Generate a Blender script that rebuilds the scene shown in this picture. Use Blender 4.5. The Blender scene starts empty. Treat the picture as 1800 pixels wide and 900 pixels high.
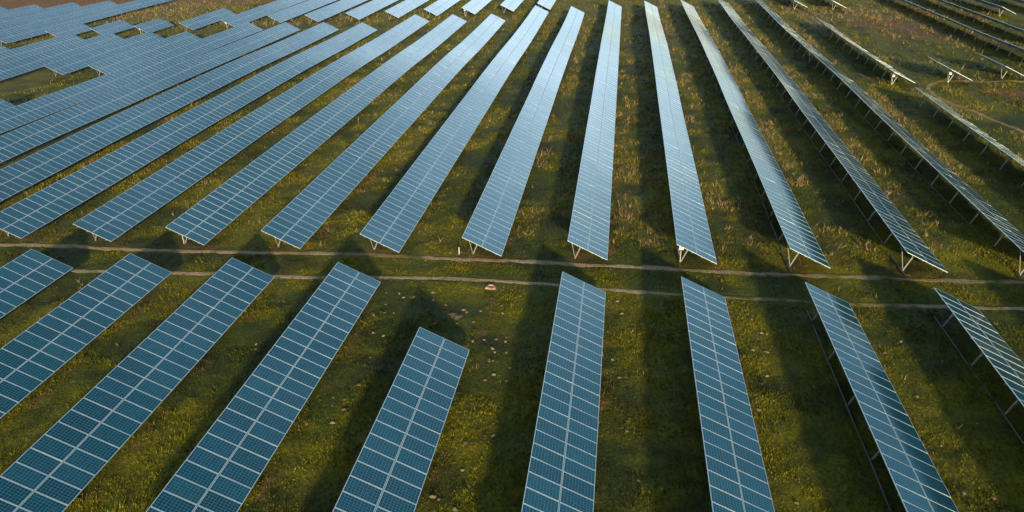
import bpy, math, random
import numpy as np
from mathutils import Matrix, Vector

scene = bpy.context.scene
C = scene.collection

# ------------------------------------------------------------------ camera
CAM = np.array([11.12272, -46.54538, 24.00307])
YAW, PIT, ROLL, FPX = -0.140672, 0.453692, -0.008907, 1337.79
Fw = np.array([math.sin(YAW)*math.cos(PIT), math.cos(YAW)*math.cos(PIT), -math.sin(PIT)])
Rt = np.array([math.cos(YAW), -math.sin(YAW), 0.0])
Up = np.cross(Rt, Fw)
R2 = Rt*math.cos(ROLL)+Up*math.sin(ROLL)
U2 = -Rt*math.sin(ROLL)+Up*math.cos(ROLL)
cd = bpy.data.cameras.new('camera')
cam = bpy.data.objects.new('camera', cd)
C.objects.link(cam)
m = Matrix(((R2[0], U2[0], -Fw[0], CAM[0]), (R2[1], U2[1], -Fw[1], CAM[1]), (R2[2], U2[2], -Fw[2], CAM[2]), (0, 0, 0, 1)))
cam.matrix_world = m
cd.sensor_width = 36.0
cd.lens = FPX/1800*36.0
cd.clip_start = 0.5
cd.clip_end = 8000
scene.camera = cam

# ------------------------------------------------------------------ light
SUN_AZ = math.radians(165.0)      # direction towards the sun, clockwise from +Y
SUN_EL = math.radians(12.3)
w = bpy.data.worlds.new('World')
scene.world = w
w.use_nodes = True
nt = w.node_tree
nt.nodes.clear()
sky = nt.nodes.new('ShaderNodeTexSky')
sky.sky_type = 'NISHITA'
sky.sun_disc = False
sky.sun_elevation = SUN_EL
sky.sun_rotation = SUN_AZ
sky.air_density = 1.0
sky.dust_density = 1.0
sky.ozone_density = 2.0
bg = nt.nodes.new('ShaderNodeBackground')
bg.inputs['Strength'].default_value = 0.145
wo = nt.nodes.new('ShaderNodeOutputWorld')
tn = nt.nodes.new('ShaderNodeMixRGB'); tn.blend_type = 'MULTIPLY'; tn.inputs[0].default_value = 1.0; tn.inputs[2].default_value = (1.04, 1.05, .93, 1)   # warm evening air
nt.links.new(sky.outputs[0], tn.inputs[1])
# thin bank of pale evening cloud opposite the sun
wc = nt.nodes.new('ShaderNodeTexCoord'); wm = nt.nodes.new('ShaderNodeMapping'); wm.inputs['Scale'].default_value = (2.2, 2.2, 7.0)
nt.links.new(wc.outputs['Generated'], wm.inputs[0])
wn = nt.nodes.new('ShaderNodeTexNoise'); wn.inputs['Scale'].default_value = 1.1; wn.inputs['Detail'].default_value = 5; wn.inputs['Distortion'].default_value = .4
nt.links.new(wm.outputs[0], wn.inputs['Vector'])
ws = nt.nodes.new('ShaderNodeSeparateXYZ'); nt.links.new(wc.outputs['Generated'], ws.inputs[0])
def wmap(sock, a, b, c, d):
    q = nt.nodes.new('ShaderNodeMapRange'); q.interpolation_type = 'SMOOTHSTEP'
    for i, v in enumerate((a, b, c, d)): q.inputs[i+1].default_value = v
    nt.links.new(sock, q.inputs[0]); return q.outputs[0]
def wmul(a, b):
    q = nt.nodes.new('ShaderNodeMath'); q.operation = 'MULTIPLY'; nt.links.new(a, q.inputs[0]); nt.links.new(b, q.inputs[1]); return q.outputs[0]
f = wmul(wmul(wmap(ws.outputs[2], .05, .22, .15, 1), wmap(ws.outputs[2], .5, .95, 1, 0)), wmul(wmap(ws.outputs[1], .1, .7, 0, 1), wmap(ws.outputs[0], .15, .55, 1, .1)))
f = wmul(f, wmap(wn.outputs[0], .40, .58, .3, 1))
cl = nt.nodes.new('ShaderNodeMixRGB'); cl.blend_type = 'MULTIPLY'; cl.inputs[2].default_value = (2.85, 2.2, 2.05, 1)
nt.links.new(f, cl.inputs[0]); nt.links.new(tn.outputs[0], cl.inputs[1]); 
# unseen sky darkened low in the east to dim reflections in right-hand rows
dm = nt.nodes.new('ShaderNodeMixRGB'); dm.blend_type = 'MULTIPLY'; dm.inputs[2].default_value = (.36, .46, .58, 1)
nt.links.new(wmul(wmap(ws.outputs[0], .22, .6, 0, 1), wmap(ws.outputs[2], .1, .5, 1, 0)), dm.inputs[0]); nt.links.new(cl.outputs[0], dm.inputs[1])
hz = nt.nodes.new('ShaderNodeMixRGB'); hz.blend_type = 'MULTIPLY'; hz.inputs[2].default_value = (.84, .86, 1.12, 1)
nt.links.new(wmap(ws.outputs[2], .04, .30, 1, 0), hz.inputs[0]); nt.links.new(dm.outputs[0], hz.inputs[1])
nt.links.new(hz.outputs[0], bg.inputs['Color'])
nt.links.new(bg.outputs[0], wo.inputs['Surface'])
sl = bpy.data.lights.new('sun', 'SUN')
sl.energy = 4.9
sl.angle = math.radians(2.2)
sl.color = (1.0, 0.82, 0.53)
so = bpy.data.objects.new('sun', sl)
C.objects.link(so)
sd = Vector((math.sin(SUN_AZ)*math.cos(SUN_EL), math.cos(SUN_AZ)*math.cos(SUN_EL), math.sin(SUN_EL)))
so.rotation_euler = (-sd).to_track_quat('-Z', 'Y').to_euler()
so.location = (0, -60, 60)

vs = scene.view_settings
vs.view_transform = 'Standard'
vs.look = 'None'
vs.gamma = 1.0
vs.use_curve_mapping = False
vs.exposure = 0.92

# ------------------------------------------------------------------ helpers
def rowsum(*a):
    return a

def tag(o, label=None, cat=None, group=None, kind=None):
    if label: o['label'] = label
    if cat: o['category'] = cat
    if group: o['group'] = group
    if kind: o['kind'] = kind
    return o

def link(name, mesh, parent=None):
    o = bpy.data.objects.new(name, mesh)
    C.objects.link(o)
    if parent is not None:
        o.parent = parent
    return o

def fast_mesh(name, V, F, mats, mi=None, uv=None, col=None, smooth=False):
    """V (n,3); F (m,3|4) int array; uv (m*c,2); col (n,3)"""
    me = bpy.data.meshes.new(name)
    V = np.asarray(V, dtype=np.float32)
    F = np.asarray(F, dtype=np.int32)
    c = F.shape[1]
    me.vertices.add(len(V)); me.vertices.foreach_set('co', V.ravel())
    me.loops.add(F.size); me.loops.foreach_set('vertex_index', F.ravel())
    me.polygons.add(len(F))
    me.polygons.foreach_set('loop_start', np.arange(0, F.size, c, dtype=np.int32))
    me.polygons.foreach_set('loop_total', np.full(len(F), c, dtype=np.int32))
    if mi is not None:
        me.polygons.foreach_set('material_index', np.asarray(mi, dtype=np.int32))
    me.polygons.foreach_set('use_smooth', np.full(len(F), bool(smooth)))
    for mt in (mats if isinstance(mats, (list, tuple)) else [mats]):
        me.materials.append(mt)
    if uv is not None:
        l = me.uv_layers.new(name='UVMap')
        l.data.foreach_set('uv', np.asarray(uv, dtype=np.float32).ravel())
    if col is not None:
        a = me.color_attributes.new('tint', 'FLOAT_COLOR', 'POINT')
        cc = np.ones((len(V), 4), dtype=np.float32); cc[:, :3] = col
        a.data.foreach_set('color', cc.ravel())
    me.update(calc_edges=True)
    return me

class MB:
    def __init__(s): s.V = []; s.F = []
    def beam(s, a, b, w, h, up=(0, 0, 1)):
        """box section from a to b; w sideways, h along up"""
        a = Vector(a); b = Vector(b); d = (b-a).normalized()
        u = Vector(up); u = (u-d*u.dot(d)).normalized(); r = d.cross(u)
        n = len(s.V)
        for p in (a, b):
            for i, j in ((-1, -1), (1, -1), (1, 1), (-1, 1)):
                s.V.append(tuple(p+r*(i*w/2)+u*(j*h/2)))
        s.F += [(n, n+1, n+2, n+3), (n+7, n+6, n+5, n+4)]
        for i in range(4):
            j = (i+1) % 4
            s.F.append((n+i, n+4+i, n+4+j, n+j))
    def tube(s, pts, r, seg=6):
        n0 = len(s.V); pts = [Vector(p) for p in pts]
        for i, p in enumerate(pts):
            d = (pts[min(i+1, len(pts)-1)]-pts[max(i-1, 0)]).normalized()
            u = Vector((0, 0, 1)); u = (u-d*u.dot(d)).normalized(); q = d.cross(u)
            for k in range(seg):
                t = 2*math.pi*k/seg
                s.V.append(tuple(p+u*(r*math.cos(t))+q*(r*math.sin(t))))
        for i in range(len(pts)-1):
            for k in range(seg):
                k2 = (k+1) % seg
                s.F.append((n0+i*seg+k, n0+i*seg+k2, n0+(i+1)*seg+k2, n0+(i+1)*seg+k))
    def mesh(s, name, mat):
        # fix winding with bmesh
        me = fast_mesh(name, s.V, s.F, mat)
        import bmesh
        bm = bmesh.new(); bm.from_mesh(me); bmesh.ops.recalc_face_normals(bm, faces=bm.faces); bm.to_mesh(me); bm.free()
        return me

# ------------------------------------------------------------------ numpy noise
def _hash(i, j, seed):
    h = (i.astype(np.int64)*374761393 + j.astype(np.int64)*668265263 + seed*1442695041) & 0xffffffff
    h = ((h ^ (h >> 13))*1274126177) & 0xffffffff
    h = h ^ (h >> 16)
    return (h & 0xffff)/65535.0

def vnoise(x, y, s, seed=0):
    x = np.asarray(x)/s; y = np.asarray(y)/s
    i = np.floor(x); j = np.floor(y); fx = x-i; fy = y-j
    fx = fx*fx*(3-2*fx); fy = fy*fy*(3-2*fy)
    a = _hash(i, j, seed); b = _hash(i+1, j, seed); c = _hash(i, j+1, seed); d = _hash(i+1, j+1, seed)
    return (a*(1-fx)+b*fx)*(1-fy)+(c*(1-fx)+d*fx)*fy

def fbm(x, y, s, seed=0, o=4):
    t = 0; A = 1; n = 0
    for k in range(o):
        t = t+A*vnoise(x, y, s/(2**k), seed+k*17); n += A; A *= .55
    return t/n

def sstep(a, b, v):
    t = np.clip((v-a)/(b-a), 0, 1)
    return t*t*(3-2*t)

# ------------------------------------------------------------------ terrain
S_ROW = 8.0197          # distance between rows
WID = 3.34              # two modules and the gap, along the slope
TILT = 0.44004
HGT = 2.1               # high edge above the ground
CT, ST = math.cos(TILT), math.sin(TILT)
TERR = np.array([(17.5,20.1,0.43),(25.6,22.8,0.45),(33.6,22.5,0.03),(41.6,23.5,-0.10),(1.5,22.5,-0.11),(-6.5,21.5,0.03),(-14.5,20.7,0.08),(-22.6,20.3,0.01),(-30.6,19.4,0.09),(-38.6,18.9,0.04),(17.5,38.9,0.52),(25.6,42.0,0.57),(33.6,41.6,0.06),(41.6,42.9,-0.15),(49.6,42.6,0.07),(1.5,42.5,0.02),(-6.5,42.0,0.01),(-14.5,41.7,-0.05),(-22.6,40.7,0.10),(-30.6,39.3,0.33),(-38.6,38.8,0.34),(-46.6,38.0,0.42),(-54.6,38.1,0.26),(17.5,60.8,0.92),(25.6,64.4,0.97),(33.6,63.2,0.56),(41.6,65.1,0.20),(49.6,67.9,-0.32),(1.5,67.7,0.05),(-6.5,67.5,0.01),(-14.5,66.7,0.11),(-22.6,66.1,0.16),(-30.6,65.0,0.34),(-38.6,64.2,0.43),(-46.6,63.2,0.56),(-54.6,63.1,0.52),(-62.7,66.3,0.51),(17.5,86.2,1.15),(25.6,92.1,0.90),(33.6,89.0,0.73),(41.6,94.4,-0.17),(49.6,96.9,-0.59),(1.5,100.3,-0.57),(-6.5,98.8,-0.35),(-14.5,97.2,-0.10),(-22.6,97.3,-0.14),(-30.6,96.3,0.02),(-38.6,95.5,0.12),(-46.6,94.8,0.22),(-54.6,94.4,0.27),(-62.7,98.2,0.33),(-70.7,64.8,-0.55),(-70.7,64.6,-0.09),(-78.7,64.7,-0.61),(-78.7,65.2,-0.67),(-70.7,44.6,-0.02),(-78.7,106.2,-0.37),(-78.7,106.1,-0.28),(-86.7,103.3,-0.72),(-86.7,102.1,-0.19),(-94.7,100.7,-0.99),(-94.7,99.6,-0.36),(-102.8,97.9,-0.99),(-102.8,96.9,-0.25),(-110.8,92.2,-1.22),(-94.7,111.2,-0.71),(-94.7,109.7,-0.07),(-86.7,113.1,-0.39),(-86.7,113.2,-0.02),(-78.7,126.1,0.06),(-78.7,126.3,0.34),(-102.8,108.7,-1.03),(-102.8,107.3,-0.18),(-102.8,84.1,-0.29),(-94.7,93.4,-0.04),(-86.7,94.1,-0.02),(-78.7,95.3,-0.09),(-86.7,61.0,-0.61),(-118.8,143.1,-0.42),(-126.8,139.9,-0.53),(-134.8,137.0,-0.96),(-142.9,134.8,-0.64),(-142.9,133.6,-0.12),(-70.7,108.6,0.06),(-62.7,113.6,0.36),(-54.6,114.8,-0.04),(-46.6,117.9,-0.04),(-38.6,120.5,-0.06),(-30.6,123.6,0.10),(-22.6,125.6,0.05),(-14.5,130.6,-0.04),(41.6,94.4,-0.17),(41.6,65.1,0.20),(49.6,132.7,0.49),(49.6,110.4,0.49),(49.6,62.2,0.61),(49.6,54.4,0.24),(49.6,42.6,0.07),(49.6,25.7,0.19),(57.6,65.1,0.20),(57.6,74.0,0.27),(65.7,68.1,0.03),(57.6,132.6,0.26),(73.7,133.8,0.05),(73.7,103.2,0.20),(73.7,81.2,0.08),(81.7,138.4,-0.68),(81.7,116.2,-0.37),(81.7,99.4,-0.63),(89.7,128.5,-0.18),(-38.6,-30.0,0.00),(-38.6,-20.0,0.00),(-38.6,-10.0,0.00),(-38.6,0.0,0.00),(-38.6,5.0,-0.04),(-30.6,-30.0,0.00),(-30.6,-20.0,0.00),(-30.6,-10.0,0.00),(-30.6,0.0,0.00),(-30.6,5.0,-0.04),(-22.6,-30.0,0.00),(-22.6,-20.0,0.00),(-22.6,-10.0,0.00),(-22.6,0.0,0.00),(-22.6,5.0,-0.04),(-14.5,-30.0,0.00),(-14.5,-20.0,0.00),(-14.5,-10.0,0.00),(-14.5,0.0,0.00),(-14.5,5.0,-0.04),(-6.5,-30.0,0.00),(-6.5,-20.0,0.00),(-6.5,-10.0,0.00),(-6.5,0.0,0.00),(-6.5,5.0,-0.04),(1.5,-30.0,0.00),(1.5,-20.0,0.00),(1.5,-10.0,0.00),(1.5,0.0,0.00),(1.5,5.0,-0.04),(9.5,-30.0,0.00),(9.5,-20.0,0.00),(9.5,-10.0,0.00),(9.5,0.0,0.00),(9.5,5.0,-0.04),(17.5,-30.0,0.00),(17.5,-20.0,0.00),(17.5,-10.0,0.00),(17.5,0.0,0.00),(17.5,5.0,-0.04),(25.6,-30.0,0.00),(25.6,-20.0,0.00),(25.6,-10.0,0.00),(25.6,0.0,0.00),(25.6,5.0,-0.04),(33.6,-30.0,0.00),(33.6,-20.0,0.00),(33.6,-10.0,0.00),(33.6,0.0,0.00),(33.6,5.0,-0.04),(41.6,-30.0,0.00),(41.6,-20.0,0.00),(41.6,-10.0,0.00),(41.6,0.0,0.00),(41.6,5.0,-0.04),(49.6,-30.0,0.00),(49.6,-20.0,0.00),(49.6,-10.0,0.00),(49.6,0.0,0.00),(49.6,5.0,-0.04)])

_SY = 9+6*np.clip((TERR[:, 1]-70)/50, 0, 1)
def ground(x, y):
    """smooth ground height, any array shape"""
    x = np.asarray(x, dtype=float); y = np.asarray(y, dtype=float)
    sh = np.broadcast(x, y).shape
    xf = np.broadcast_to(x, sh).ravel(); yf = np.broadcast_to(y, sh).ravel()
    out = np.zeros(len(xf))
    for s in range(0, len(xf), 20000):
        a = xf[s:s+20000, None]; b = yf[s:s+20000, None]
        wt = np.exp(-((a-TERR[:, 0])/11)**2/2-((b-TERR[:, 1])/_SY)**2/2)
        out[s:s+20000] = (wt*TERR[:, 2]).sum(1)/(wt.sum(1)+.15)
    xc = np.clip(xf, -220, 160)
    return (out+.01244*xc-HGT).reshape(sh)

_gcache = {}
def rowz(k, y):
    """ground height under row k as a smooth function of y (sampled at the row)"""
    if k not in _gcache:
        ys = np.arange(-60, 200, 1.0)
        g = ground(np.full(len(ys), k*S_ROW+1.5), ys)-.01244*1.5
        _gcache[k] = (ys, g)
    ys, g = _gcache[k]
    return float(np.interp(y, ys, g))

RUT_UP = [(-220, 6), (-120, 5), (-60, 4.6), (-39.2, 4.49), (-34.2, 4.73), (-29, 4.67), (-24, 4.71), (-16.9, 5.06), (-9.95, 5.5), (-5.3, 5.55), (-.7, 5.47), (3.75, 5.49), (8.1, 5.41), (14.5, 5.3), (20.7, 5.1), (26.8, 5.24), (32.7, 5.29), (40.3, 5.54), (60, 6), (120, 7)]
RUT_LO = [(-220, 3), (-120, 1.8), (-60, .6), (-40, .4), (-29.7, .59), (-26.5, .81), (-20.6, 1.1), (-17.5, 1.25), (-12.9, 1.25), (-8.5, 1.53), (-5.6, 1.82), (-1.7, 2.11), (2.1, 2.21), (6.7, 1.95), (13.6, 1.43), (21.8, 1.25), (30, 1.21), (38.7, 1.64), (60, 2.2), (120, 3.2)]
ARC = [(72, 66.5), (64, 67.8), (59.6, 67.9), (55.4, 66.9), (53.3, 64.3), (52.4, 59.8), (52.8, 55.4), (54.4, 50.8), (55.1, 47.3), (56.4, 43.1), (59, 36), (63, 26)]
ARC2 = [(52.6, 58.5), (49.7, 60.2), (47.8, 63.6), (46.4, 69.5), (46.0, 76), (46.3, 84)]
TOP1 = [(46.6, 150), (47.6, 136), (48.2, 124), (48.5, 114), (49, 104)]
TOP2 = [(48.3, 150), (49.3, 138.8), (49.8, 126), (50.3, 116), (51.6, 106)]

def gauss(x, y, cx, cy, sx, sy):
    return np.exp(-(((x-cx)/sx)**2+((y-cy)/sy)**2))

def seg_dist(x, y, P):
    d = np.full(np.shape(x), 1e9)
    for (a, b), (c, e) in zip(P[:-1], P[1:]):
        ux, uy = c-a, e-b; L = ux*ux+uy*uy
        t = np.clip(((x-a)*ux+(y-b)*uy)/L, 0, 1)
        d = np.minimum(d, np.hypot(x-(a+t*ux), y-(b+t*uy)))
    return d

def row_has(x, y):
    """fraction across the aisle measured from the high edge of each row"""
    return (np.asarray(x)/S_ROW) % 1.0*S_ROW

GREEN = np.array([.060, .074, .0030]); OLIVE = np.array([.155, .142, .0040])
DARKG = np.array([.024, .033, .006]); STRAW = np.array([.23, .165, .065])
SOIL = np.array([.20, .085, .045]); RUST = np.array([.24, .10, .016]); SAND = np.array([.36, .23, .15])

def masks(x, y):
    u = row_has(x, y)
    n8 = fbm(x, y, 9, 3); n2 = fbm(x, y, 2.2, 11); n1 = fbm(x, y, .8, 23, 3)
    far = sstep(0, 60, y)
    rt = sstep(-6, 14, x)
    # dry stalks beside the low edge of the rows, on the right half behind the track
    strip = np.exp(-((u-4.2)/1.1)**2)*sstep(7, 14, y)*(1-sstep(95, 150, y)*.3)
    dry = .75*strip*(.25+.75*rt)*sstep(.48, .68, n2*.55+n8*.45+.04)
    dry2 = np.exp(-((u-6.6)/1.2)**2)*sstep(6, 12, y)*rt*sstep(.5, .7, n2)*(1-sstep(60, 90, y))*.7
    dry = np.maximum(dry, dry2)
    gold = gauss(x, y, -103, 132, 12, 9)+.7*gauss(x, y, -96, 144, 14, 8)
    dry = np.maximum(dry, np.clip(gold, 0, 1)*sstep(.3, .6, n2+.1))
    dry = np.maximum(dry, .8*gauss(x, y, 60, 128, 12, 10)*sstep(.3, .6, n1))
    dry = np.maximum(dry, .75*gauss(x, y, -75, 118, 30, 5)*sstep(.35, .6, n1))
    dry = np.maximum(dry, .55*gauss(x, y, -20, 124, 40, 4)*sstep(.35, .6, n1))
    oli = sstep(.38, .62, n8*.6+n2*.4)
    oli = np.maximum(oli, gauss(x, y, 1.6, .7, 4.5, 1.6))
    oli = np.maximum(oli, .75*sstep(50, 120, y))
    soil = gauss(x, y, 63.5, 117, 7, 9)+.7*gauss(x, y, 66, 105, 6, 5)
    soil = np.clip(soil, 0, 1)*sstep(.32, .55, n2)
    nearend = np.zeros_like(n8)
    for k in range(-9, 5):
        a = .9 if k <= -3 else .55
        nearend = np.maximum(nearend, a*gauss(x, y, k*S_ROW+1.3, 6.5, 1.5, 1.6))
    soil = np.maximum(soil, nearend*sstep(.35, .62, n1*.6+n2*.4))
    soil = np.maximum(soil, .8*gauss(x, y, -35.5, 6.2, 1.6, .8)*sstep(.3, .6, n1))
    drip = np.exp(-((u-3.25)/.28)**2)*sstep(.52, .7, n1*.7+n2*.3)*((y < 1) | (y > 5))
    soil = np.maximum(soil, .8*drip)
    rust = 1.2*sstep(-118, -132, x)*sstep(128, 136, y+.18*(x+118))
    rust = np.maximum(rust, sstep(146, 156, y)*sstep(-60, -90, x))
    rust = np.maximum(rust, .9*gauss(x, y, 63, 60.5, 3.2, 2.6))
    rust = np.maximum(rust, .6*gauss(x, y, 77, 133, 8, 5))
    rust = np.clip(rust, 0, 1)
    return dry, oli, soil, rust, n8, n2, n1

def ground_col(x, y, fine=True):
    dry, oli, soil, rust, n8, n2, n1 = masks(x, y)
    c = GREEN+(OLIVE-GREEN)*oli[..., None]
    dk = sstep(.5, .72, fbm(x, y, 3.1, 71))[..., None]*.6
    c = c+(DARKG-c)*dk
    for mval, colr, amt in ((dry, STRAW, .42), (soil, SOIL, .9), (rust, RUST, .9)):
        a = np.clip(mval, 0, 1)[..., None]*amt
        c = c+(colr-c)*a
    v = (.37+.34*n1)[..., None]
    return c*v

# ------------------------------------------------------------------ materials
def new_mat(name):
    mt = bpy.data.materials.new(name); mt.use_nodes = True
    n = mt.node_tree; b = n.nodes['Principled BSDF']
    return mt, n, b

def metal(name, col, rough=.45, metallic=.6):
    mt, n, b = new_mat(name)
    tc = n.nodes.new('ShaderNodeTexCoord'); nz = n.nodes.new('ShaderNodeTexNoise')
    nz.inputs['Scale'].default_value = 9; nz.inputs['Detail'].default_value = 5
    n.links.new(tc.outputs['Object'], nz.inputs['Vector'])
    mx = n.nodes.new('ShaderNodeMixRGB'); mx.inputs[1].default_value = (*[c*.72 for c in col], 1); mx.inputs[2].default_value = (*col, 1)
    n.links.new(nz.outputs[0], mx.inputs[0]); n.links.new(mx.outputs[0], b.inputs['Base Color'])
    b.inputs['Metallic'].default_value = metallic; b.inputs['Roughness'].default_value = rough
    return mt

M_FRAME = metal('anodised_aluminium', (.55, .65, .65), .5, .7)
M_STEEL = metal('galvanised_steel', (.19, .19, .185), .5, .35)
M_BACK = metal('module_back', (.055, .07, .075), .55, 0)  # pale backsheet coloured dark, standing in for the shade under the rows
M_BOX = metal('box_paint', (.5, .49, .45), .4, 0)
M_PIPE = metal('conduit_grey', (.07, .07, .06), .8, 0)

def glass_mat():
    mt, n, b = new_mat('solar_glass')
    L = n.links.new
    uv = n.nodes.new('ShaderNodeUVMap')
    sep = n.nodes.new('ShaderNodeSeparateXYZ'); L(uv.outputs[0], sep.inputs[0])
    def mth(op, a, b_=None):
        q = n.nodes.new('ShaderNodeMath'); q.operation = op
        if hasattr(a, 'is_linked'): L(a, q.inputs[0])
        else: q.inputs[0].default_value = a
        if b_ is not None:
            if hasattr(b_, 'is_linked'): L(b_, q.inputs[1])
            else: q.inputs[1].default_value = b_
        return q.outputs[0]
    # grid lines between the 10 x 6 cells
    def lines(c, cnt, wd):
        f = mth('FRACT', mth('MULTIPLY', c, cnt))
        d = mth('ABSOLUTE', mth('SUBTRACT', f, .5))
        return mth('GREATER_THAN', d, .5-wd)
    gx = lines(sep.outputs[0], 10.0, .055); gy = lines(sep.outputs[1], 6.0, .055)
    grid = mth('MAXIMUM', gx, gy)
    bus = lines(sep.outputs[1], 18.0, .05)
    fl = n.nodes.new('ShaderNodeVectorMath'); fl.operation = 'FLOOR'; L(uv.outputs[0], fl.inputs[0])
    oi = n.nodes.new('ShaderNodeObjectInfo')
    ad = n.nodes.new('ShaderNodeVectorMath'); ad.operation = 'ADD'; L(fl.outputs[0], ad.inputs[0])
    cmb = n.nodes.new('ShaderNodeCombineXYZ'); L(mth('MULTIPLY', oi.outputs['Random'], 977.0), cmb.inputs[2]); L(cmb.outputs[0], ad.inputs[1])
    wn = n.nodes.new('ShaderNodeTexWhiteNoise'); wn.noise_dimensions = '3D'; L(ad.outputs[0], wn.inputs['Vector'])
    # silicon colour differs a little from module to module and cell to cell
    m10 = n.nodes.new('ShaderNodeVectorMath'); m10.operation = 'MULTIPLY'; m10.inputs[1].default_value = (10, 6, 1); L(uv.outputs[0], m10.inputs[0])
    f2 = n.nodes.new('ShaderNodeVectorMath'); f2.operation = 'FLOOR'; L(m10.outputs[0], f2.inputs[0])
    ad2 = n.nodes.new('ShaderNodeVectorMath'); ad2.operation = 'ADD'; L(f2.outputs[0], ad2.inputs[0]); L(cmb.outputs[0], ad2.inputs[1])
    wn2 = n.nodes.new('ShaderNodeTexWhiteNoise'); wn2.noise_dimensions = '3D'; L(ad2.outputs[0], wn2.inputs['Vector'])
    cr = n.nodes.new('ShaderNodeValToRGB')
    cr.color_ramp.elements[0].color = (.001, .014, .032, 1); cr.color_ramp.elements[1].color = (.004, .032, .058, 1)
    e = cr.color_ramp.elements.new(.55); e.color = (.001, .023, .048, 1)
    L(wn.outputs[0], cr.inputs[0])
    mul = n.nodes.new('ShaderNodeMixRGB'); mul.blend_type = 'MULTIPLY'; mul.inputs[0].default_value = 1
    L(cr.outputs[0], mul.inputs[1])
    vr = n.nodes.new('ShaderNodeMapRange'); vr.inputs[3].default_value = .75; vr.inputs[4].default_value = 1.2; L(wn2.outputs[0], vr.inputs[0])
    L(vr.outputs[0], mul.inputs[2])
    mb = n.nodes.new('ShaderNodeMixRGB'); mb.inputs[2].default_value = (.004, .04, .065, 1); L(mth('MULTIPLY', bus, .30), mb.inputs[0]); L(mul.outputs[0], mb.inputs[1])
    mg = n.nodes.new('ShaderNodeMixRGB'); mg.inputs[2].default_value = (.035, .17, .21, 1); L(mth('MULTIPLY', grid, .75), mg.inputs[0]); L(mb.outputs[0], mg.inputs[1])
    # thin dust film
    tc = n.nodes.new('ShaderNodeTexCoord'); nz = n.nodes.new('ShaderNodeTexNoise'); nz.inputs['Scale'].default_value = 1.3; nz.inputs['Detail'].default_value = 6
    L(tc.outputs['Object'], nz.inputs['Vector'])
    md = n.nodes.new('ShaderNodeMixRGB'); md.inputs[2].default_value = (.12, .13, .13, 1)
    L(mth('MULTIPLY', nz.outputs[0], .03), md.inputs[0]); L(mg.outputs[0], md.inputs[1])
    sc = n.nodes.new('ShaderNodeVectorMath'); sc.operation = 'MULTIPLY_ADD'; sc.inputs[1].default_value = (1.65, 1.0, 1); L(uv.outputs[0], sc.inputs[0]); L(cmb.outputs[0], sc.inputs[2])
    dn = n.nodes.new('ShaderNodeTexNoise'); dn.inputs['Scale'].default_value = 13; dn.inputs['Detail'].default_value = 1; L(sc.outputs[0], dn.inputs['Vector'])
    dr = n.nodes.new('ShaderNodeMixRGB'); dr.inputs[2].default_value = (.42, .42, .38, 1); L(mth('MULTIPLY', mth('GREATER_THAN', dn.outputs[0], .80), .7), dr.inputs[0]); L(md.outputs[0], dr.inputs[1])
    L(dr.outputs[0], b.inputs['Base Color'])
    rr = n.nodes.new('ShaderNodeMapRange'); rr.inputs[3].default_value = .07; rr.inputs[4].default_value = .17; L(nz.outputs[0], rr.inputs[0])
    L(rr.outputs[0], b.inputs['Roughness'])
    b.inputs['IOR'].default_value = 1.72
    b.inputs['Specular Tint'].default_value = (.50, .92, 1, 1)
    return mt
M_GLASS = glass_mat()

def veg_mat(name, rough=.8, bump=True, scale=(26, 5), trans=0):
    mt, n, b = new_mat(name); L = n.links.new
    at = n.nodes.new('ShaderNodeAttribute'); at.attribute_name = 'tint'
    tc = n.nodes.new('ShaderNodeTexCoord')
    n1 = n.nodes.new('ShaderNodeTexNoise'); n1.inputs['Scale'].default_value = scale[1]; n1.inputs['Detail'].default_value = 8; n1.inputs['Roughness'].default_value = .7
    n2 = n.nodes.new('ShaderNodeTexNoise'); n2.inputs['Scale'].default_value = .9; n2.inputs['Detail'].default_value = 6
    for q in (n1, n2): L(tc.outputs['Object'], q.inputs['Vector'])
    mr = n.nodes.new('ShaderNodeMapRange'); mr.inputs[1].default_value = .3; mr.inputs[2].default_value = .7; mr.inputs[3].default_value = .35; mr.inputs[4].default_value = 1.7
    L(n1.outputs[0], mr.inputs[0])
    mul = n.nodes.new('ShaderNodeMixRGB'); mul.blend_type = 'MULTIPLY'; mul.inputs[0].default_value = 1
    L(at.outputs['Color'], mul.inputs[1]); L(mr.outputs[0], mul.inputs[2])
    L(mul.outputs[0], b.inputs['Base Color'])
    b.inputs['Roughness'].default_value = rough
    b.inputs['Specular IOR Level'].default_value = .15
    if bump:
        bp = n.nodes.new('ShaderNodeBump'); bp.inputs['Strength'].default_value = .9; bp.inputs['Distance'].default_value = .12
        L(n1.outputs[0], bp.inputs['Height']); L(bp.outputs[0], b.inputs['Normal'])
    return mt
M_GROUND = veg_mat('meadow_ground')
M_BLADE = veg_mat('grass_blades', .7, False)
M_DIRT = veg_mat('pale_dirt', .9, True, (30, 7))
M_STONE = veg_mat('pale_stone', .85, True, (20, 14))

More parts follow.
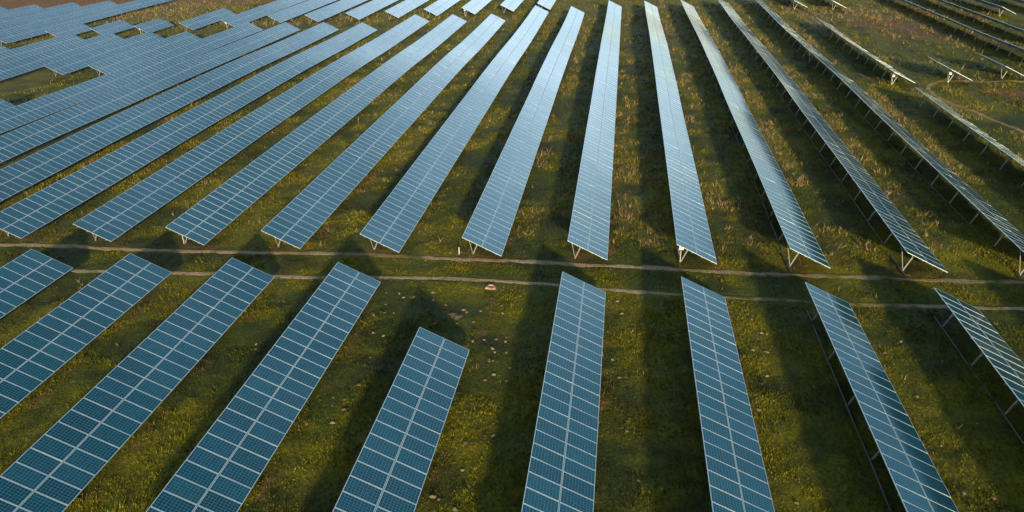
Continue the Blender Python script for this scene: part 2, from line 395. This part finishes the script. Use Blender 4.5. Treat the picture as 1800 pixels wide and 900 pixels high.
# ------------------------------------------------------------------ ground sheet
def axis(vals):
    out = []
    for a, b, st in vals:
        out.append(np.arange(a, b, st))
    return np.concatenate(out)
gx = axis([(-4000, -600, 400), (-600, -220, 40), (-220, -60, 1.5), (-60, -30, .6), (-30, 46, .3), (46, 70, .6), (70, 130, 1.5), (130, 600, 40), (600, 4001, 400)])
gy = axis([(-3000, -400, 300), (-400, -60, 20), (-60, -28, 2), (-28, 30, .3), (30, 80, .6), (80, 170, 1.2), (170, 600, 30), (600, 5001, 400)])
X, Y = np.meshgrid(gx, gy)
def lumps(x, y):
    near = (np.abs(x) < 200) & (y < 180) & (y > -50)
    d = np.minimum(seg_dist(x, y, RUT_UP), seg_dist(x, y, RUT_LO))
    k = sstep(.3, .9, d)
    return near*k*((fbm(x, y, 1.7, 41, 4)-.5)*.30+(fbm(x, y, .7, 47, 2)-.5)*.10+(fbm(x, y, 6, 43, 2)-.5)*.12)
Zs = ground(X, Y)
Z = Zs+lumps(X, Y)
col = ground_col(X, Y).reshape(-1, 3)
ny, nx = X.shape
idx = np.arange(nx*ny).reshape(ny, nx)
F = np.stack([idx[:-1, :-1], idx[:-1, 1:], idx[1:, 1:], idx[1:, :-1]], -1).reshape(-1, 4)
gr = link('ground', fast_mesh('ground', np.stack([X, Y, Z], -1).reshape(-1, 3), F, M_GROUND, col=col, smooth=True))
tag(gr, kind='structure')

# ------------------------------------------------------------------ dirt wheel tracks
def spline(P, step=.25):
    P = np.array(P, float); out = []
    t = np.concatenate([[0], np.cumsum(np.hypot(*np.diff(P, axis=0).T))])
    s = np.arange(0, t[-1], step)
    # smooth piecewise cubic via finite-difference tangents
    mt = np.gradient(P, t, axis=0)
    i = np.clip(np.searchsorted(t, s, side='right')-1, 0, len(t)-2)
    h = (t[i+1]-t[i])[:, None]; q = ((s-t[i])[:, None])/h
    return ((2*q**3-3*q**2+1)*P[i]+(q**3-2*q**2+q)*h*mt[i]+(-2*q**3+3*q**2)*P[i+1]+(q**3-q**2)*h*mt[i+1])

def track(name, P, width, colr, seed, fade=.35):
    Q = spline(P)
    Q = Q[(Q[:, 0] > -70) & (Q[:, 0] < 80)]
    T = np.gradient(Q, axis=0); T /= np.linalg.norm(T, axis=1)[:, None]
    N = np.stack([-T[:, 1], T[:, 0]], -1)
    nn = 7
    V = []; Cc = []
    wl = width/2*(.25+1.5*fbm(Q[:, 0], Q[:, 1], 1.3, seed, 5)-.1)
    wr = width/2*(.25+1.5*fbm(Q[:, 0], Q[:, 1], 1.1, seed+5, 5)-.1)
    for j in range(nn):
        f = j/(nn-1)*2-1
        ww = np.where(f < 0, wl, wr)*f
        xy = Q+N*ww[:, None]
        dz = .05 - .045*abs(f)**2
        z = ground(xy[:, 0], xy[:, 1])+lumps(xy[:, 0], xy[:, 1])+.02+dz*.3
        z = z - (abs(f) > .99)*.05
        V.append(np.stack([xy[:, 0], xy[:, 1], z], -1))
        g = ground_col(xy[:, 0], xy[:, 1])
        n = fbm(xy[:, 0], xy[:, 1], .7, seed+9)
        n6 = fbm(xy[:, 0], xy[:, 1], 6, seed+19)
        a = np.clip(1.15-abs(f)**2*.75-fade*2.2*sstep(.45, .75, n)-.8*sstep(.5, .68, n6)*fade*2, 0.05, 1)[:, None]
        Cc.append(g*(1-a)+np.array(colr)*(.75+.5*n)[:, None]*a)
    V = np.stack(V, 1); Cc = np.stack(Cc, 1)
    m_ = len(Q); ii = np.arange(m_*nn).reshape(m_, nn)
    F = np.stack([ii[:-1, :-1], ii[1:, :-1], ii[1:, 1:], ii[:-1, 1:]], -1).reshape(-1, 4)
    o = link(name, fast_mesh(name, V.reshape(-1, 3), F[:, ::-1], M_DIRT, col=Cc.reshape(-1, 3), smooth=True))
    tag(o, kind='structure')
    return o
DIRT = (.25, .18, .105)
track('dirt_track', RUT_UP, .86, DIRT, 5, .28)
track('dirt_track', RUT_LO, .72, DIRT, 9, .35)
track('footpath', ARC, .9, (.17, .125, .06), 13, .1)
track('footpath', ARC2, .6, (.10, .085, .04), 17, .3)
track('footpath', TOP1, .8, (.17, .11, .06), 21, .1)
track('footpath', TOP2, .8, (.17, .11, .06), 25, .1)

# ------------------------------------------------------------------ module template
ML, MWd, MT = 1.655, .984, .038      # long side across the slope, short side along the row
def module_template():
    f = .031
    V = []; Fc = []; mi = []; uv = []
    def q(pts, m, uvs=None):
        n = len(V)
        V.extend(pts); Fc.append((n, n+1, n+2, n+3)); mi.append(m)
        uv.extend(uvs or [(0.001, 0.001)]*4)
    x0, x1, y0, y1 = 0, ML, -MWd/2, MWd/2
    a0, a1, b0, b1 = x0+f, x1-f, y0+f, y1-f
    zt, zg, zb = 0, -.003, -MT
    q([(a0, b0, zg), (a1, b0, zg), (a1, b1, zg), (a0, b1, zg)], 0, [(.001, .001), (.999, .001), (.999, .999), (.001, .999)])
    q([(x0, y0, zt), (x1, y0, zt), (a1, b0, zt), (a0, b0, zt)], 1)
    q([(x1, y0, zt), (x1, y1, zt), (a1, b1, zt), (a1, b0, zt)], 1)
    q([(x1, y1, zt), (x0, y1, zt), (a0, b1, zt), (a1, b1, zt)], 1)
    q([(x0, y1, zt), (x0, y0, zt), (a0, b0, zt), (a0, b1, zt)], 1)
    q([(x0, y0, zb), (x1, y0, zb), (x1, y0, zt), (x0, y0, zt)], 1)
    q([(x1, y0, zb), (x1, y1, zb), (x1, y1, zt), (x1, y0, zt)], 1)
    q([(x1, y1, zb), (x0, y1, zb), (x0, y1, zt), (x1, y1, zt)], 1)
    q([(x0, y1, zb), (x0, y0, zb), (x0, y0, zt), (x0, y1, zt)], 1)
    q([(x0, y0, zb), (x0, y1, zb), (x1, y1, zb), (x1, y0, zb)], 2)
    return np.array(V), np.array(Fc), np.array(mi), np.array(uv)
TV, TF, TM, TU = module_template()
MODULE = fast_mesh('solar_module', TV, TF, [M_GLASS, M_FRAME, M_BACK], mi=TM, uv=TU)

# support trestle meshes, local origin on the ground under the high edge
def zpl(x): return HGT-x*math.tan(TILT)
b = MB(); b.beam((.52, 0, -.5), (.52+.02, 0, .05), .11, .11, (1, 0, 0)); b.beam((.52, 0, .0), (1.12, 0, zpl(1.12)-.13), .065, .09, (1, 0, 0)); STRUT = b.mesh('support_post', M_STEEL)
b = MB(); b.beam((.5, .05, .1), (.10, .05, zpl(.10)-.2), .05, .05, (1, 0, 0)); BRACE = b.mesh('brace', M_STEEL)
nrm = Vector((ST, 0, CT))
def under(x, d): return Vector((x, 0, zpl(x)))-nrm*d
b = MB(); b.beam(under(.08, .135), under(2.98, .135), .06, .09, nrm); RAFTER = b.mesh('rafter', M_STEEL)
b = MB()
b.beam((.46, -.16, 1.15), (.46, -.16, 1.62), .34, .20, (0, 1, 0)); b.beam((.46, -.272, 1.36), (.46, -.270, 1.60), .26, .02, (0, 1, 0)); b.beam((.46, -.05, 1.0), (.46, -.05, -.2), .04, .04, (0, 1, 0))
CBOX = b.mesh('combiner_box', M_BOX)

ROT0 = Matrix(((CT, 0, ST), (0, 1, 0), (-ST, 0, CT)))   # local x goes down the slope

def make_row(k, y0, y1, label, group, boxes=(), indiv=50, conduit=False, seed=0):
    rng = random.Random(k*1000+int(y0*7)+seed)
    x0 = k*S_ROW
    base = rowz(k, y0)
    root = bpy.data.objects.new('solar_panel_row', None); C.objects.link(root)
    root.empty_display_size = .5
    root.location = (x0, y0, base)
    tag(root, label, 'solar panel row', group)
    n = max(1, int(round(y1-y0)))
    pitch = (y1-y0)/n
    if abs(pitch-1.0) > .03: pitch = 1.0
    jit = 0; jy = 0; merged = []
    for i in range(n):
        if i % 10 == 0:
            jit = rng.gauss(0, .0022); jy = rng.gauss(0, .0018)
        y = y0+(i+.5)*pitch
        z = rowz(k, y)+HGT-base
        s = (rowz(k, y+1)-rowz(k, y-1))/2
        for j in range(2):
            t = TILT+jit+rng.gauss(0, .0022)
            ax = Vector((math.cos(t), 0, -math.sin(t)))
            ay = Vector((0, 1, s+jy+rng.gauss(0, .0020))).normalized()
            az = ax.cross(ay).normalized(); ay = az.cross(ax)
            u = j*(ML+.03)
            p = Vector((CT*u, y-y0, z-ST*u))
            M = Matrix(((ax.x, ay.x, az.x, p.x), (ax.y, ay.y, az.y, p.y), (ax.z, ay.z, az.z, p.z), (0, 0, 0, 1)))
            if i < indiv:
                o = link('solar_module', MODULE, root)
                o.matrix_basis = M
            else:
                merged.append((np.array(M), i, j))
    if merged:
        Vs = []; Fs = []; Us = []
        for q, (M, i, j) in enumerate(merged):
            Vs.append(TV@M[:3, :3].T+M[:3, 3]); Fs.append(TF+q*len(TV)); Us.append(TU+np.array([i, j+3]))
        me = fast_mesh('solar_module', np.concatenate(Vs), np.concatenate(Fs), [M_GLASS, M_FRAME, M_BACK], mi=np.tile(TM, len(merged)), uv=np.concatenate(Us))
        o = link('solar_module', me, root)
        tag(o, kind='stuff')
    yend = y0+n*pitch
    # four purlins following the ground
    ys = [y0-.07]+list(np.arange(y0+3, yend-1, 3.0))+[yend+.07]
    for fr in (.13, .38, .62, .87):
        b = MB(); x = WID*fr*CT
        pts = [under(x, .065)+Vector((0, yy-y0, rowz(k, yy)-base)) for yy in ys]
        for a_, c_ in zip(pts[:-1], pts[1:]): b.beam(a_, c_, .05, .05, nrm)
        link('purlin', b.mesh('purlin', M_STEEL), root)
    # trestles
    L = yend-y0
    cnt = max(2, int(round((L-2.6)/4.6))+1)
    for i in range(cnt):
        yy = 1.4+(L-2.8)*i/(cnt-1)
        zz = rowz(k, y0+yy)-base
        for nm, me in (('support_post', STRUT), ('brace', BRACE), ('rafter', RAFTER)):
            if nm == 'brace' and i > 0: continue
            o = link(nm, me, root); o.location = (0, yy, zz)
    for by in boxes:
        yy = by if by < L else L-1
        i = min(range(cnt), key=lambda q: abs(1.4+(L-2.8)*q/(cnt-1)-yy))
        yy = 1.4+(L-2.8)*i/(cnt-1)
        o = link('combiner_box', CBOX, root); o.location = (0, yy-.05, rowz(k, y0+yy)-base)
    if conduit:
        b = MB(); pts = []
        for yy in np.arange(y0+.2, min(yend, 110), .8):
            xx = x0+.40+.012*math.sin(yy*.9+k)
            pts.append((xx, yy, rowz(k, yy)+.045))
        b.tube(pts, .045, 6)
        c = link('cable_conduit', b.mesh('cable_conduit', M_PIPE))
        tag(c, conduit, 'conduit', 'cable conduits along the feet of the rows')
    return root

ORD = ['first', 'second', 'third', 'fourth', 'fifth', 'sixth', 'seventh', 'eighth', 'ninth', 'tenth', 'eleventh', 'twelfth', 'thirteenth', 'fourteenth', 'fifteenth']
GN = 'near rows of solar panels in front of the track'
GM = 'long rows of solar panels behind the track'
GB = 'rows of solar panels at the back of the field'
GS = 'short rows and row pieces at the field edges'

near_lab = {
 -4: 'blue panel row at the left edge in front of the track, leftmost near row',
 -3: 'teal blue panel row in front of the track, second from the left',
 -2: 'teal blue panel row in front of the track, third from the left',
 -1: 'blue panel row in front of the track, just left of the shortened row',
 0: 'shortened grey blue panel row stopping well before the track, beside open grass',
 1: 'steep looking blue panel row in front of the track, just right of the shortened row',
 2: 'pale blue panel row in front of the track, second right of the shortened row',
 3: 'near row half dark and half grey, posts visible under its left edge',
 4: 'near row with nearly black modules and bright frame lines at the right edge',
 5: 'near panel row in front of the track, just outside the right edge'}
for k in range(-4, 6):
    yt = .05*k*.6 if k != 0 else -8.15
    make_row(k, (-30+yt) if k else -36.15, yt, near_lab[k], GN, conduit=({3: 'thin grey conduit on the grass along the half dark near row', 4: 'thin grey conduit beside the near row of black modules'}.get(k, False)))

FAR = {-8: 105, -7: 104.8, -6: 105.1, -5: 105.0, -4: 116, -3: 116.2, -2: 117.5, -1: 129.5, 0: 128.6, 1: 137.5, 2: 136.3, 3: 136.5, 4: 140, 5: 144}
mid_lab = {
 -8: 'long teal row bordering the lower hole of grass at the far left',
 -7: 'long teal row whose upper edge is the thin dark line at the left',
 -6: 'long blue row meeting the left picture edge just below the thin dark line',
 -5: 'long blue row behind the track whose near end touches the left picture edge',
 -4: 'long blue row behind the track, leftmost one with its whole near end in view',
 -3: 'long blue row behind the track with a white box under its near end, left part',
 -2: 'long blue row behind the track, third whole near end from the left',
 -1: 'long blue row behind the track, next left of the one showing forked legs',
 0: 'long blue row with forked legs showing, straight behind the shortened near row',
 1: 'long pale row behind the track that runs nearly straight up the picture',
 2: 'long pale row with a white box under its near end, leaning left going away',
 3: 'long grey row behind the track with dark lower modules at its near end',
 4: 'long row behind the track with black modules and white lines at its near end',
 5: 'long dark row behind the track at the right, its near end outside the picture'}
mid_box = {-3: [1], 2: [1], 3: [70], 4: [73], 5: [73]}
mid_cond = {2: 'grey conduit along the feet of the pale row that leans left',
            3: 'grey conduit along the feet of the long grey row', 4: 'grey conduit along the feet of the long row with black near end',
            5: 'grey conduit along the feet of the long dark row at the right'}
for k in range(-8, 6):
    y0 = 4.99+.0888*k
    make_row(k, y0, FAR[k], mid_lab[k], GM, boxes=mid_box.get(k, ()), conduit=mid_cond.get(k, False))

IND = 0
extra = [
 (-9, 5, 44.6, 'row piece at the left edge ending below the lower hole of grass', GS, ()),
 (-9, 64.6, 95, 'row piece starting at the right corner of the lower hole of grass', GS, ()),
 (-10, 65, 95.6, 'row piece starting at the middle notch of the lower hole of grass', GS, ()),
 (-11, 44, 95, 'teal row piece forming the upper side of the lower hole of grass', GS, ()),
 (-12, 56, 94.4, 'teal row piece second above the lower hole of grass at far left', GS, ()),
 (-13, 62, 84.2, 'teal row piece below the leftmost thin grass slot at the top left', GS, ()),
 (-14, 92.3, 156, 'teal row above the leftmost thin grass slot, running out at the top', GB, ()),
 (-15, 95, 143.2, 'back row at top left, first beside the bare brown field', GB, ()),
 (-16, 98, 139.9, 'back row at top left, second beside the bare brown field', GB, ()),
 (-17, 100, 136.5, 'back row at top left, third beside the bare brown field', GB, ()),
 (-18, 104, 134, 'back row in the top left corner beside the bare brown field', GB, ()),
 (-13, 97.4, 108, 'short teal piece right of the leftmost thin grass slot', GS, ()),
 (-12, 100.1, 111, 'short blue table between the first and second small grass gaps at the top left', GS, ()),
 (-11, 102.7, 113.2, 'short blue table with a white box between the second and third grass gaps', GS, (1,)),
 (-10, 106.1, 126.3, 'short blue row right of the third small grass gap below the golden grass', GS, ()),
 (-9, 108.8, 156, 'back row with a white box at its end, beside the golden grass', GB, (1,)),
 (-8, 113.8, 156, 'back row touching its left neighbour, second right of the golden grass', GB, ()),
 (-7, 114.8, 156, 'back row, third right of the golden grass', GB, ()),
 (-6, 118, 156, 'back row, fourth right of the golden grass', GB, ()),
 (-5, 120.6, 156, 'back row, fifth right of the golden grass', GB, ()),
 (-4, 123.5, 156, 'back row, sixth right of the golden grass', GB, ()),
 (-3, 125.8, 156, 'back row, third from the right end of the pale back rows', GB, (1,)),
 (-2, 130.1, 156, 'back row, second from the right end of the pale back rows', GB, ()),
 (-1, 133.1, 156, 'back row at the top edge, rightmost of the pale back rows', GB, ()),
 (6, 5.5, 54.5, 'dark row at the right edge beside the curved pale footpath', GS, ()),
 (6, 63.2, 111.4, 'dark row with a sunlit end and white box, left of the two short tables', GS, (1,)),
 (6, 133.1, 156, 'row end with sunlit legs at the top edge, left one of two', GB, ()),
 (7, 65.2, 74.2, 'short dark table with bright frame and white box, just right of the longer dark row', GS, (1,)),
 (7, 132.6, 156, 'row end with sunlit legs at the top edge, right one of two', GB, ()),
 (8, 67.9, 77, 'short dark table with a bright frame at the right edge above the footpath', GS, ()),
 (9, 76, 156, 'long black row at upper right bordering the reddish bare patch', GB, ()),
 (10, 92, 156, 'long black row at upper right, second beyond the reddish bare patch', GB, ()),
 (11, 128, 156, 'black row with a sunlit end frame in the top right corner', GB, ()),
 (12, 124, 156, 'black row in the extreme top right corner, behind the sunlit end frame', GB, ()),
]
for k, a, b_, lab, grp, bx in extra:
    closeish = (a < 60) or (k >= 6 and a < 80) 
    make_row(k, a, b_, lab, grp, boxes=bx, indiv=50 if closeish else 0)

# ------------------------------------------------------------------ stones
STONES = [[-4.5,-0.49],[-3.57,-0.44],[-3.07,-0.99],[-2.37,-0.92],[-2.27,-0.21],[-2.01,0.24],[-1.15,-0.16],[-0.9,-1.22],[-4.06,-2.14],[0.13,-1.78],[-3.78,-3.39],[-3.14,-3.32],[0.26,-2.75],[1.49,-2.31],[1.75,-2.54],[2.7,-2.41],[4.23,-2.57],[4.02,-1.52],[1.4,-4.2],[2.47,-3.87],[2.84,-6.22],[3.54,-5.87],[4.26,-5.65],[4.88,-5.36],[4.88,-5.82],[4.23,-6.88],[4.42,-7.21],[5.16,-7.22],[-3.79,-5.85],[-3.06,-6.04],[-0.05,-4.42],[-3.17,-8.55],[4.48,-8.26],[4.32,-10.27],[4.76,-9.64],[5.62,-8.95],[5.61,-10.26],[4.99,-12.57],[5.59,-15.2],[4.29,-16.08],[4.52,-17.97],[3.5,-20.02],[3.78,-20.1],[4.69,-20.65],[12.1,-9.14],[12.69,-12.94],[12.56,-13.98],[13.12,-17.73],[-3.21,-13.12],[-2.97,-13.96],[-2.88,-11.57],[11.68,-7.29],[20.19,-5.5],[20.56,-6.41],[20.64,-8.08],[20.58,-10.55],[19.71,-11.37],[28.03,-4.88],[28.51,-9.19],[30.87,-11.27],[28.38,-13.31],[20.34,-18.34],[28.11,-16.89],[29.33,-17.02],[20.73,10.34],[22.06,15.72],[20.58,13.06],[20.49,-1.0],[20.67,-1.66],[21.07,-3.23],[20.7,-3.91],[28.99,-0.67],[20.96,-5.6],[29.37,-3.48],[-10.91,-7.95],[-10.67,-8.49],[-10.61,-14.81],[-3.92,-13.02],[-4.56,-15.39],[-3.23,-15.08],[37.14,42.69],[37.77,39.85],[37.27,35.61],[37.36,46.27],[36.91,44.68],[36.43,41.75],[38.21,43.8],[11.87,-0.06],[12.2,-1.73]]
def stone_mesh(seed):
    import bmesh
    bm = bmesh.new(); bmesh.ops.create_icosphere(bm, subdivisions=2, radius=1)
    r = random.Random(seed)
    ph = [r.uniform(0, 6) for _ in range(6)]
    for v in bm.verts:
        c = v.co
        d = 1+.22*math.sin(2.3*c.x+ph[0])*math.cos(1.9*c.y+ph[1])+.12*math.sin(5*c.z+4*c.x+ph[2])+r.uniform(-.07, .07)
        v.co = Vector((c.x*d*(1+.3*math.sin(ph[3])), c.y*d*(1-.2*math.sin(ph[3])), c.z*d*.55))
    bm.faces.ensure_lookup_table()
    V = [tuple(v.co) for v in bm.verts]; F = [tuple(v.index for v in f.verts) for f in bm.faces]
    bm.free()
    colr = [(.25, .18, .115), (.26, .145, .09), (.30, .23, .15), (.21, .12, .075)][seed % 4]
    return fast_mesh('stone', V, F, M_STONE, col=np.tile(np.array(colr), (len(V), 1)), smooth=False)
SM = [stone_mesh(i) for i in range(8)]
rs = random.Random(4)
for i, (x, y) in enumerate(STONES):
    if -1 < y-1.8 < .6 and False: continue
    o = link('stone', SM[rs.randrange(8)])
    s = rs.uniform(.06, .12)*(1.25 if rs.random() < .2 else 1)
    z = float(ground(x, y))+float(lumps(np.array([x]), np.array([y]))[0])
    o.location = (x, y, z+s*.25); o.scale = (s, s, s); o.rotation_euler = (rs.uniform(-.2, .2), rs.uniform(-.2, .2), rs.uniform(0, 6))
    if y > 5:
        lab = 'small pale stone in the grass of the aisle beside the long rows at right' if x < 30 else 'small pale stone in a cluster beside the long row with black near end'
    elif x < -7: lab = 'small pale stone in the shaded grass between the third and fourth near rows'
    elif x < 3.3 and y > -8: lab = 'small pale stone in the open grass beyond the shortened near row'
    elif x < -1: lab = 'small pale stone in the grass left of the shortened near row'
    elif x < 8: lab = 'small pale stone in the grass right of the shortened near row'
    elif x < 16: lab = 'small pinkish stone in the first aisle right of the steep near row'
    elif x < 24: lab = 'small pale stone in the aisle left of the half dark near row'
    else: lab = 'small pale stone in the aisle left of the near row with black modules'
    tag(o, lab, 'stone', 'small pale stones lying in the grass')

# ring of pale rubble by the lower wheel track, bare patch with a burrow
def mound(name, cx, cy, R, prof, colf, mat, label, cat, seed):
    rings, seg = 14, 40
    V = []; Cc = []
    for i in range(rings+1):
        r = R*i/rings
        for j in range(seg):
            t = 2*math.pi*j/seg
            rr = r*(1+.14*math.sin(3*t+seed)+.09*math.sin(7*t+2*seed))
            x = cx+rr*math.cos(t)*1.15; y = cy+rr*math.sin(t)
            n = float(fbm(np.array([x]), np.array([y]), .25, seed+50, 3)[0])
            z = float(ground(x, y))+float(lumps(np.array([x]), np.array([y]))[0])+prof(i/rings)+(n-.5)*.06*(i < rings)
            V.append((x, y, z)); Cc.append(np.array(colf(i/rings, n)))
    F = []
    for i in range(rings):
        for j in range(seg):
            j2 = (j+1) % seg
            F.append((i*seg+j, (i+1)*seg+j, (i+1)*seg+j2, i*seg+j2))
    o = link(name, fast_mesh(name, V, F, mat, col=np.array(Cc), smooth=True))
    tag(o, label, cat)
mound('rubble_ring', 2.83, 1.0, .36, lambda f: .02+.13*math.exp(-((f-.68)/.2)**2)-.04*(f > .97), lambda f, n: np.array((.27, .18, .12))*(.7+.6*n) if f > .45 else np.array((.20, .12, .10))*(.7+.6*n), M_DIRT,
      'ring of pale pinkish rubble around a dark centre beside the wheel track', 'rubble ring', 3)
mound('burrow_patch', 1.18, -3.1, .46, lambda f: .03+.07*math.exp(-((f-.35)/.25)**2)-.10*(f < .13)-.04*(f > .97), lambda f, n: (.015, .012, .01) if f < .12 else np.array((.085, .068, .04))*(.6+.8*n), M_DIRT,
      'bare greyish soil patch with a small dark burrow hole in open grass', 'burrow', 6)
# marker stake at the upper wheel track
b = MB(); b.beam((0, 0, -.2), (0.02, 0, .55), .06, .06, (1, 0, 0)); b.beam((.02, 0, .55), (.02, 0, .60), .09, .09, (1, 0, 0))
o = link('marker_stake', b.mesh('marker_stake', M_BOX)); o.location = (-.57, 6.3, float(ground(-.57, 6.3)))
tag(o, 'short pale marker stake in grass by the upper wheel track', 'stake')

# ------------------------------------------------------------------ grass and dry stalks
def blades(name, zones, seed, kindf, label):
    rng = np.random.default_rng(seed)
    Vs = []; Cs = []
    for (x0, x1, y0, y1, dens, nb, hs) in zones:
        n = int((x1-x0)*(y1-y0)*dens)
        x = rng.uniform(x0, x1, n); y = rng.uniform(y0, y1, n)
        # keep what the camera (and one a few steps aside) can see
        d = np.stack([x, y, np.full(n, -1.9)], -1)-CAM
        zc = d@Fw; px = FPX*(d@R2)/zc; py = -FPX*(d@U2)/zc
        keep = (zc > 1) & (np.abs(px) < 1150) & (py > -560) & (py < 640)
        u = row_has(x, y)
        keep &= ~((u > .9) & (u < 2.5) & (rng.random(n) < .8))
        dr = np.minimum(seg_dist(x, y, RUT_UP), seg_dist(x, y, RUT_LO))
        dr = np.minimum(dr, seg_dist(x, y, ARC)*.8)
        keep &= dr > .24
        keep &= np.hypot(x-2.83, y-1.0) > .7
        keep &= np.hypot(x-1.18, y+3.1) > .65
        x = x[keep]; y = y[keep]; dr = dr[keep]
        dry, oli, soil, rust, n8, n2, n1 = masks(x, y)
        k2, h, wd, colr = kindf(x, y, dry, oli, soil, rust, n8, n2, n1, rng)
        h = h*np.clip(dr*1.2, .35, 1)
        x = x[k2]; y = y[k2]; h = h[k2]*hs; wd = wd[k2]*hs; colr = colr[k2]
        z = ground(x, y)+lumps(x, y)-.02
        m_ = len(x)
        for q in range(nb):
            a = rng.uniform(0, 2*np.pi, m_); lean = rng.uniform(.1, .75, m_)*h
            ox = rng.normal(0, .06*hs, m_); oy = rng.normal(0, .06*hs, m_)
            hh = h*rng.uniform(.6, 1.15, m_)
            cx, sx = np.cos(a), np.sin(a); b2 = rng.uniform(0, 2*np.pi, m_)
            p0 = np.stack([x+ox-cx*wd/2, y+oy-sx*wd/2, z], -1)
            p1 = np.stack([x+ox+cx*wd/2, y+oy+sx*wd/2, z], -1)
            p2 = np.stack([x+ox+np.cos(b2)*lean, y+oy+np.sin(b2)*lean, z+hh], -1)
            Vs.append(np.stack([p0, p1, p2], 1).reshape(-1, 3))
            vv = rng.uniform(.7, 1.3, m_)[:, None]*colr
            Cs.append(np.repeat(vv, 3, axis=0))
    V = np.concatenate(Vs); Cc = np.concatenate(Cs)
    F = np.arange(len(V)).reshape(-1, 3)
    o = link(name, fast_mesh(name, V, F, M_BLADE, col=Cc))
    tag(o, label, name.replace('_', ' '), kind='stuff')
    print(name, len(F))

def grass_kind(x, y, dry, oli, soil, rust, n8, n2, n1, rng):
    c = ground_col(x, y)*1.1*(.75+.5*fbm(x, y, .9, 83, 2))[:, None]
    p = np.clip(.55+1.0*(n2-.35)+.3*n8, .3, 1)*(1-.75*np.clip(soil+rust, 0, 1))
    k = rng.random(len(x)) < p
    h = .06+.12*sstep(.35, .75, n2)+.06*rng.random(len(x))
    wd = np.full(len(x), .05)+.03*rng.random(len(x))
    return k, h, wd, c
def stalk_kind(x, y, dry, oli, soil, rust, n8, n2, n1, rng):
    k = rng.random(len(x)) < np.clip(dry*1.3*sstep(.42, .6, n1)+.004, 0, 1)
    t = rng.random(len(x))[:, None]
    c = (STRAW*(1-t)+np.array([.23, .165, .09])*t)*.62
    h = .18+.30*rng.random(len(x)); wd = .04+.05*rng.random(len(x))
    return k, h, wd, c
blades('grass', [(-42, 50, -30, 8, 34, 3, .9), (-50, 60, 8, 40, 15, 3, 1.2), (-80, 75, 40, 75, 5, 3, 1.7), (-120, 90, 75, 155, 1.6, 3, 2.3)], 1, grass_kind, 'short olive green grass growing between and in front of the panel rows')
blades('dry_stalks', [(-42, 50, -30, 8, 16, 3, 1.0), (-50, 60, 8, 40, 12, 3, 1.2), (-80, 75, 40, 75, 7, 3, 1.4), (-125, 90, 75, 155, 2.5, 3, 1.9)], 2, stalk_kind, 'straw coloured dry stalks standing in strips beside the panel rows')
